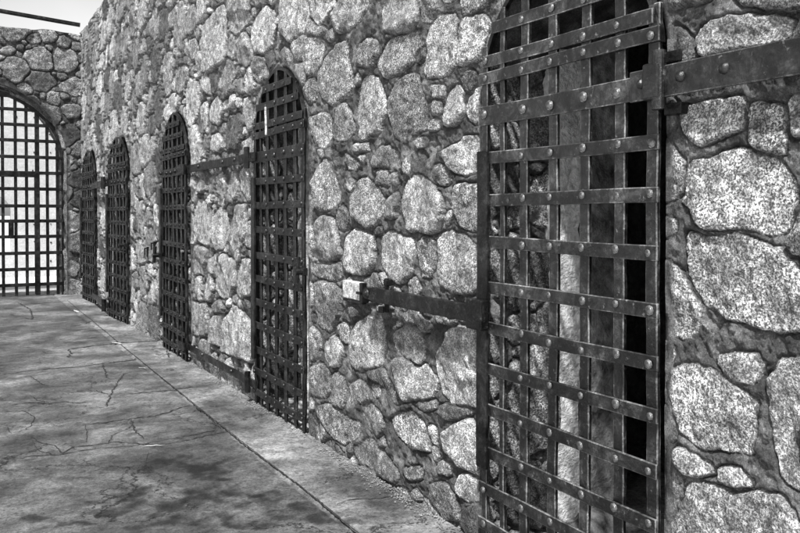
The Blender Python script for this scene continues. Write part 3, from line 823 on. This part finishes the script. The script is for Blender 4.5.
for i, a, sh in ((3, 4.0, .01), (4, 3.0, .01)):
    doors[i].rotation_euler.z = R(a); doors[i].location.x = -sh
for o in doors[1:]:
    for ch in o.children_recursive:
        if ch.data.name.startswith('rivet'):
            if o is not doors[1]: ch.material_slots[0].link = 'OBJECT'; ch.material_slots[0].material = IROND
            else: ch.material_slots[0].link = 'OBJECT'; ch.material_slots[0].material = IRON
            continue
        ch.material_slots[0].link = 'OBJECT'; ch.material_slots[0].material = IROND
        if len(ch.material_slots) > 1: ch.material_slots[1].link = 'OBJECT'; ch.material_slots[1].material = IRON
doors[1].location.x = -.0; doors[2].location.x = -.01
for i in (2, 3, 4): doors[i].scale.x = 1.4

def hinge_bar(door, y0, y1, z, hh, xf, bolts=()):
    bm = bmesh.new(); wobble_bar(bm, xf, xf+.016, y0, y1, z-hh, z+hh, 'y', 24, .002)
    hb = bm_obj('hinge_bar', bm, IRON if door is doors[0] else IROND, door)
    for b in bolts:
        bm = bmesh.new(); add_dome(bm, (xf, b, z+.004), .017, (-1, 0, 0), .8); bm_obj('bolt', bm, IRON, hb, True)
    return hb
D1 = doors[0]
hinge_bar(D1, -.95, .10, 1.742, .047, -.062, (-.10, -.25, .05, -.5))
bm = bmesh.new(); add_box(bm, -.082, -.04, -.035, .03, 1.69, 1.80, .008); add_cyl(bm, (-.062, -.02, 1.66), (-.062, -.02, 1.835), .02, 14)
bm_obj('hinge_knuckle', bm, IRON, D1)
for z in (1.80, 1.645):
    bm = bmesh.new(); add_box(bm, -.03, .01, -.075, -.01, z, z+.035, .003); bm_obj('hinge_socket', bm, IROND, D1)
hinge_bar(D1, -.95, .10, .15, .04, -.062, (-.2,))
# latch bar: runs from the stile over the stones to beside the lock box
bm = bmesh.new(); wobble_bar(bm, -.088, -.058, .86, 1.87, .915, .985, 'y', 26, .0015)
for v in bm.verts:
    if v.co.y > 1.82: v.co.z = .95+(v.co.z-.95)*.8
lb = bm_obj('latch_bar', bm, IROND, D1)
bm = bmesh.new(); add_cyl(bm, (-.092, 1.85, .95), (-.05, 1.85, .95), .026, 16); add_cyl(bm, (-.097, 1.85, .95), (-.09, 1.85, .95), .014, 12)
bm_obj('latch_eye', bm, IRON, lb, True)
bm = bmesh.new(); add_cyl(bm, (-.05, 1.70, .87), (-.05, 1.70, 1.035), .011, 10); add_box(bm, -.062, -.02, 1.685, 1.715, 1.0, 1.03, .003); add_cyl(bm, (-.08, 1.70, .87), (-.08, 1.70, .90), .016, 10)
bm_obj('latch_staple', bm, IROND, lb)
bm = bmesh.new(); add_box(bm, -.094, -.052, .85, .955, .89, 1.01, .006); bm_obj('latch_plate', bm, IROND, D1)
D2 = doors[1]
gap = (DOORS[2]+DW)-DOORS[1]
hinge_bar(D2, .85, 2.70, 1.745, .033, -.052, (1.0, 1.3, 1.6, 2.3)); hinge_bar(D2, .85, 2.70, .15, .028, -.052, (1.0, 1.4, 2.2))
for z in (1.745, .15):
    bm = bmesh.new(); add_cyl(bm, (-.062, .985, z-.075), (-.062, .985, z+.075), .021, 12); bm_obj('hinge_knuckle', bm, IROND, D2)
# pale rod hanging in the arch of the second door
bm = bmesh.new(); add_box(bm, -.066, -.054, .590, .607, 1.87, 2.06, .004, Matrix.Translation((0, .6, 1.98)) @ Matrix.Rotation(R(-4), 4, 'X') @ Matrix.Translation((0, -.6, -1.98)))
tag(bm_obj('hanging_rod', bm, WHITEPAINT, D2), 'pale metal rod')
# latch knob, right side of the second door
def latch_knob(D, y, z):
    bm = bmesh.new(); add_box(bm, -.06, -.03, y-.05, y+.10, z-.022, z+.022, .004); add_cyl(bm, (-.10, y-.02, z), (-.03, y-.02, z), .02, 10); add_cyl(bm, (-.09, y-.02, z-.07), (-.08, y-.02, z+.09), .012, 8)
    bm_obj('latch', bm, IROND, D)
latch_knob(D2, .0, 1.0)
D3, D4, D5 = doors[2], doors[3], doors[4]
latch_knob(D3, .93, .93); latch_knob(D4, .0, .97)
bm = bmesh.new(); add_box(bm, -.06, -.04, -.0, .03, 1.0, 1.02, .004); bm_obj('lock_tab', bm, RIVET, D3)
hinge_bar(D3, -.06, .12, 1.745, .042, -.055, ()); hinge_bar(D3, -.06, .12, .15, .036, -.055, ())
for D, L1 in ((D4, .9),):
    for z, hh in ((1.745, .045), (.15, .04)):
        hb = hinge_bar(D, -.08, 1.52, z, hh, -.02, ()); hb.location = (-.02, .95, 0); hb.rotation_euler.z = -R(4)
for z in (1.745, .15):
    bm = bmesh.new(); add_cyl(bm, (-.06, .985, z-.08), (-.06, .985, z+.08), .022, 10); bm_obj('hinge_knuckle', bm, IROND, D4)

# lock box fixed to the wall between the first two doors
lk = empty('lock_box', (0, 3.82, .94))
tag(lk, 'small white painted lock box set in the stones left of the black latch bar', 'lock box')
bm = bmesh.new(); add_box(bm, -.044, .03, -.09, .12, -.046, .050, .006); bm_obj('box_body', bm, WHITEPAINT, lk)
bm = bmesh.new(); add_box(bm, -.048, .03, -.13, -.093, -.054, .050, .003); add_box(bm, -.056, -.04, -.120, -.07, -.010, .004, .002); bm_obj('keeper_plate', bm, IROND, lk)
bm = bmesh.new(); add_box(bm, -.040, .03, -.11, .12, -.062, -.048, .002); bm_obj('bottom_ledge', bm, IROND, lk)
# small hasp hooks on the wall between doors three and four
for yy, nm in ((8.62, 'upper'), (8.95, 'lower')):
    t = empty('wall_hook', (0, yy, 1.0 if nm == 'upper' else .93))
    tag(t, ('small black iron staple on the wall just beyond the middle cell door' if nm == 'upper' else 'small black iron staple on the wall, the one nearer the ajar fourth door'), 'wall hook')
    bm = bmesh.new(); add_box(bm, -.06, .02, -.03, .03, -.09, .09, .004); bm_obj('plate', bm, IROND, t)
    bm = bmesh.new(); add_cyl(bm, (-.09, 0, -.06), (-.09, 0, .07), .014, 8); add_cyl(bm, (-.09, 0, .06), (-.03, 0, .06), .012, 8); bm_obj('staple', bm, IROND, t); t.scale = (.6, .6, .6)

# ------------------------------------------------------------------ gate at the end
gt = empty('iron_gate', (AX, FAR_Y+.12, 0))
tag(gt, 'large arched iron grid gate filling the end wall arch, wicket door in its middle', 'gate')
GA, GB = AA-.04, AB-.10
def g_half(z):
    return GA if z < AZ else GA*math.sqrt(max(0, 1-((z-AZ)/GB)**2))
def g_top(u): return AZ+GB*math.sqrt(max(0, 1-(u/GA)**2))
def far_u(px, y=FAR_Y+.12):
    ph = YAW+math.atan((px-400)/800); return -CAM_D+y*math.tan(ph)-AX
def far_z(px, py, y=FAR_Y+.12):
    ph = YAW+math.atan((px-400)/800); return CAM_H+(213-py)/800*y/math.cos(ph)*math.cos(ph-YAW)
us = [far_u(p) for p in (3, 15.9, 26.8, 37.5, 47.5, 57.6)]
st = (us[-1]-us[0])/5
allu = sorted([us[-1]+st]+us+[us[0]-st*k for k in range(1, 12)])
for u in allu:
    if abs(u) > GA-.03: continue
    thick = .034 if abs(u-us[3]) < .01 else .024
    bm = bmesh.new(); add_box(bm, -thick+u, thick+u, -.012, .012, .02, g_top(u)-.01, .003); bm_obj('upright_bar', bm, IROND, gt)
for k, py in enumerate((97.5, 110.5, 125.5, 141, 157.3, 173, 189, 206, 221, 236.6, 253, 269, 284.6)):
    z = far_z(30, py)
    if z > AZ+GB-.05: continue
    hw = g_half(z+.02)-.02
    bm = bmesh.new(); add_box(bm, -hw, hw, -.026, -.012, z-.027, z+.027, .003); bm_obj('cross_bar', bm, IROND, gt)
# wicket frame
wz = far_z(20, 174.5); wr = far_u(37); wl = wr-1.05
bm = bmesh.new()
add_box(bm, wl, wr, -.045, -.027, wz-.045, wz+.045, .003); add_box(bm, wr-.042, wr+.042, -.043, -.0265, .04, wz+.033, .003); add_box(bm, wl-.03, wl+.03, -.043, -.0265, .04, wz+.033, .003)
bm_obj('wicket_frame', bm, IROND, gt)
bm = bmesh.new(); add_box(bm, far_u(8), far_u(13.5), -.07, -.046, far_z(10, 238), far_z(10, 222.5), .003); bm_obj('lock_case', bm, IROND, gt)
V = []; F = []; n = 48
for k in range(n+1):
    t = math.pi*k/n
    for (g, x) in ((-.0, -.03), (-.05, -.03), (-.05, .01), (-.0, .01)): V.append(((GA+g)*math.cos(t), x, AZ+(GB+g)*math.sin(t)))
for k in range(n):
    for j in range(4): F.append((4*k+j, 4*k+(j+1) % 4, 4*k+4+(j+1) % 4, 4*k+4+j))
mesh_obj('arch_frame', V, F, IROND, gt)
bm = bmesh.new(); add_box(bm, GA-.035, GA-.002, -.02, .01, .01, AZ, .003); bm_obj('upright_bar', bm, IROND, gt)

# building across the yard, pale blocks with an arched opening through it
bw_y = 18.6
yb = empty('yard_building', (-2, bw_y, 0)); tag(yb, 'pale block wall across the bright yard, seen through the iron gate, with an arched opening', 'building')
oc = -2.95; ow = .36; oz0 = .62; oz1 = 1.35        # arched opening
xr_ = -CAM_D+bw_y*math.tan(YAW+math.atan((11-400)/800)); oc = xr_-ow
zt_ = CAM_H+(213-195)/800*bw_y*.9; zb_ = CAM_H+(213-252)/800*bw_y*.9
oz0 = zb_; oz1 = zt_-ow
H2 = 3.9
V = []; F = []
def addq(x0, x1, z0, z1):
    b = len(V); V.extend([(x0+2, 0, z0), (x1+2, 0, z0), (x1+2, 0, z1), (x0+2, 0, z1)]); F.append((b, b+1, b+2, b+3))
addq(-9, oc-ow, -.05, H2); addq(oc+ow, 2.5, -.05, H2); addq(oc-ow, oc+ow, -.05, oz0)
n = 16
for k in range(n):
    t0, t1 = math.pi*k/n, math.pi*(k+1)/n
    b = len(V)
    V.extend([(oc+ow*math.cos(t0)+2, 0, oz1+ow*math.sin(t0)), (oc+ow*math.cos(t0)+2, 0, H2), (oc+ow*math.cos(t1)+2, 0, H2), (oc+ow*math.cos(t1)+2, 0, oz1+ow*math.sin(t1))])
    F.append((b, b+1, b+2, b+3))
face = mesh_obj('block_wall', V, F, PALEWALL, yb)
so_ = face.modifiers.new('thick', 'SOLIDIFY'); so_.thickness = .35; so_.offset = -1 
# peg holes in the wall face
for a in range(11):
    for b in range(9):
        x = -3.4+a*.34+random.uniform(-.03, .03); z = .35+b*.38+random.uniform(-.03, .03)
        if abs(x-oc) < ow+.06 and oz0-.05 < z < oz1+ow+.05: continue
        if random.random() < .25: continue
        bm = bmesh.new(); add_cyl(bm, (x+2, -.012-.36*0, z), (x+2, .012, z), random.uniform(.012, .024), 8); bm_obj('peg', bm, CRACK, yb)

# pipe carried over the passage at the top of the end wall
bm = bmesh.new()
add_cyl(bm, (-.02, 14.02, 4.425), (-4.4, 14.02, 4.75), .035, 14)
pp = bm_obj('steel_pipe', bm, IRON, None, True); tag(pp, 'long dark pipe crossing above the top of the end wall against the sky', 'pipe')

# rubble lying in the first cell doorway
def rock(loc, s, label):
    bm = bmesh.new(); bmesh.ops.create_icosphere(bm, subdivisions=3, radius=1)
    sx_, sy_, sz_ = s; q = random.uniform(0, 99)
    for v in bm.verts:
        c = v.co; d = 1+.28*float(vnoise(np.array([c.x+q]), np.array([c.y+c.z*1.7]), 1.6, 3)[0])+.1*float(vnoise(np.array([c.x+q]), np.array([c.z-c.y]), 5, 4)[0])
        v.co = Vector((c.x*d*sx_, c.y*d*sy_, max(c.z*d, -.6)*sz_))
    o = bm_obj('rock', bm, DARKROCK, None, True); o.location = loc; o.rotation_euler.z = random.uniform(0, 6)
    tag(o, label, 'rock', 'rocks on the ground inside the nearest cell doorway')
rock((.35, 2.42, .05), (.12, .10, .09), 'rounded rock lying inside the nearest cell door, close to its stone jamb')
rock((.62, 2.15, .06), (.17, .13, .10), 'largest dark rock inside the nearest cell door, beyond the pale plaster strip')
rock((.85, 1.80, .05), (.12, .16, .08), 'rock farthest to the right on the ground inside the nearest cell door')
rock((.30, 2.05, .04), (.08, .09, .06), 'smallest rock just behind the lattice of the nearest cell door')
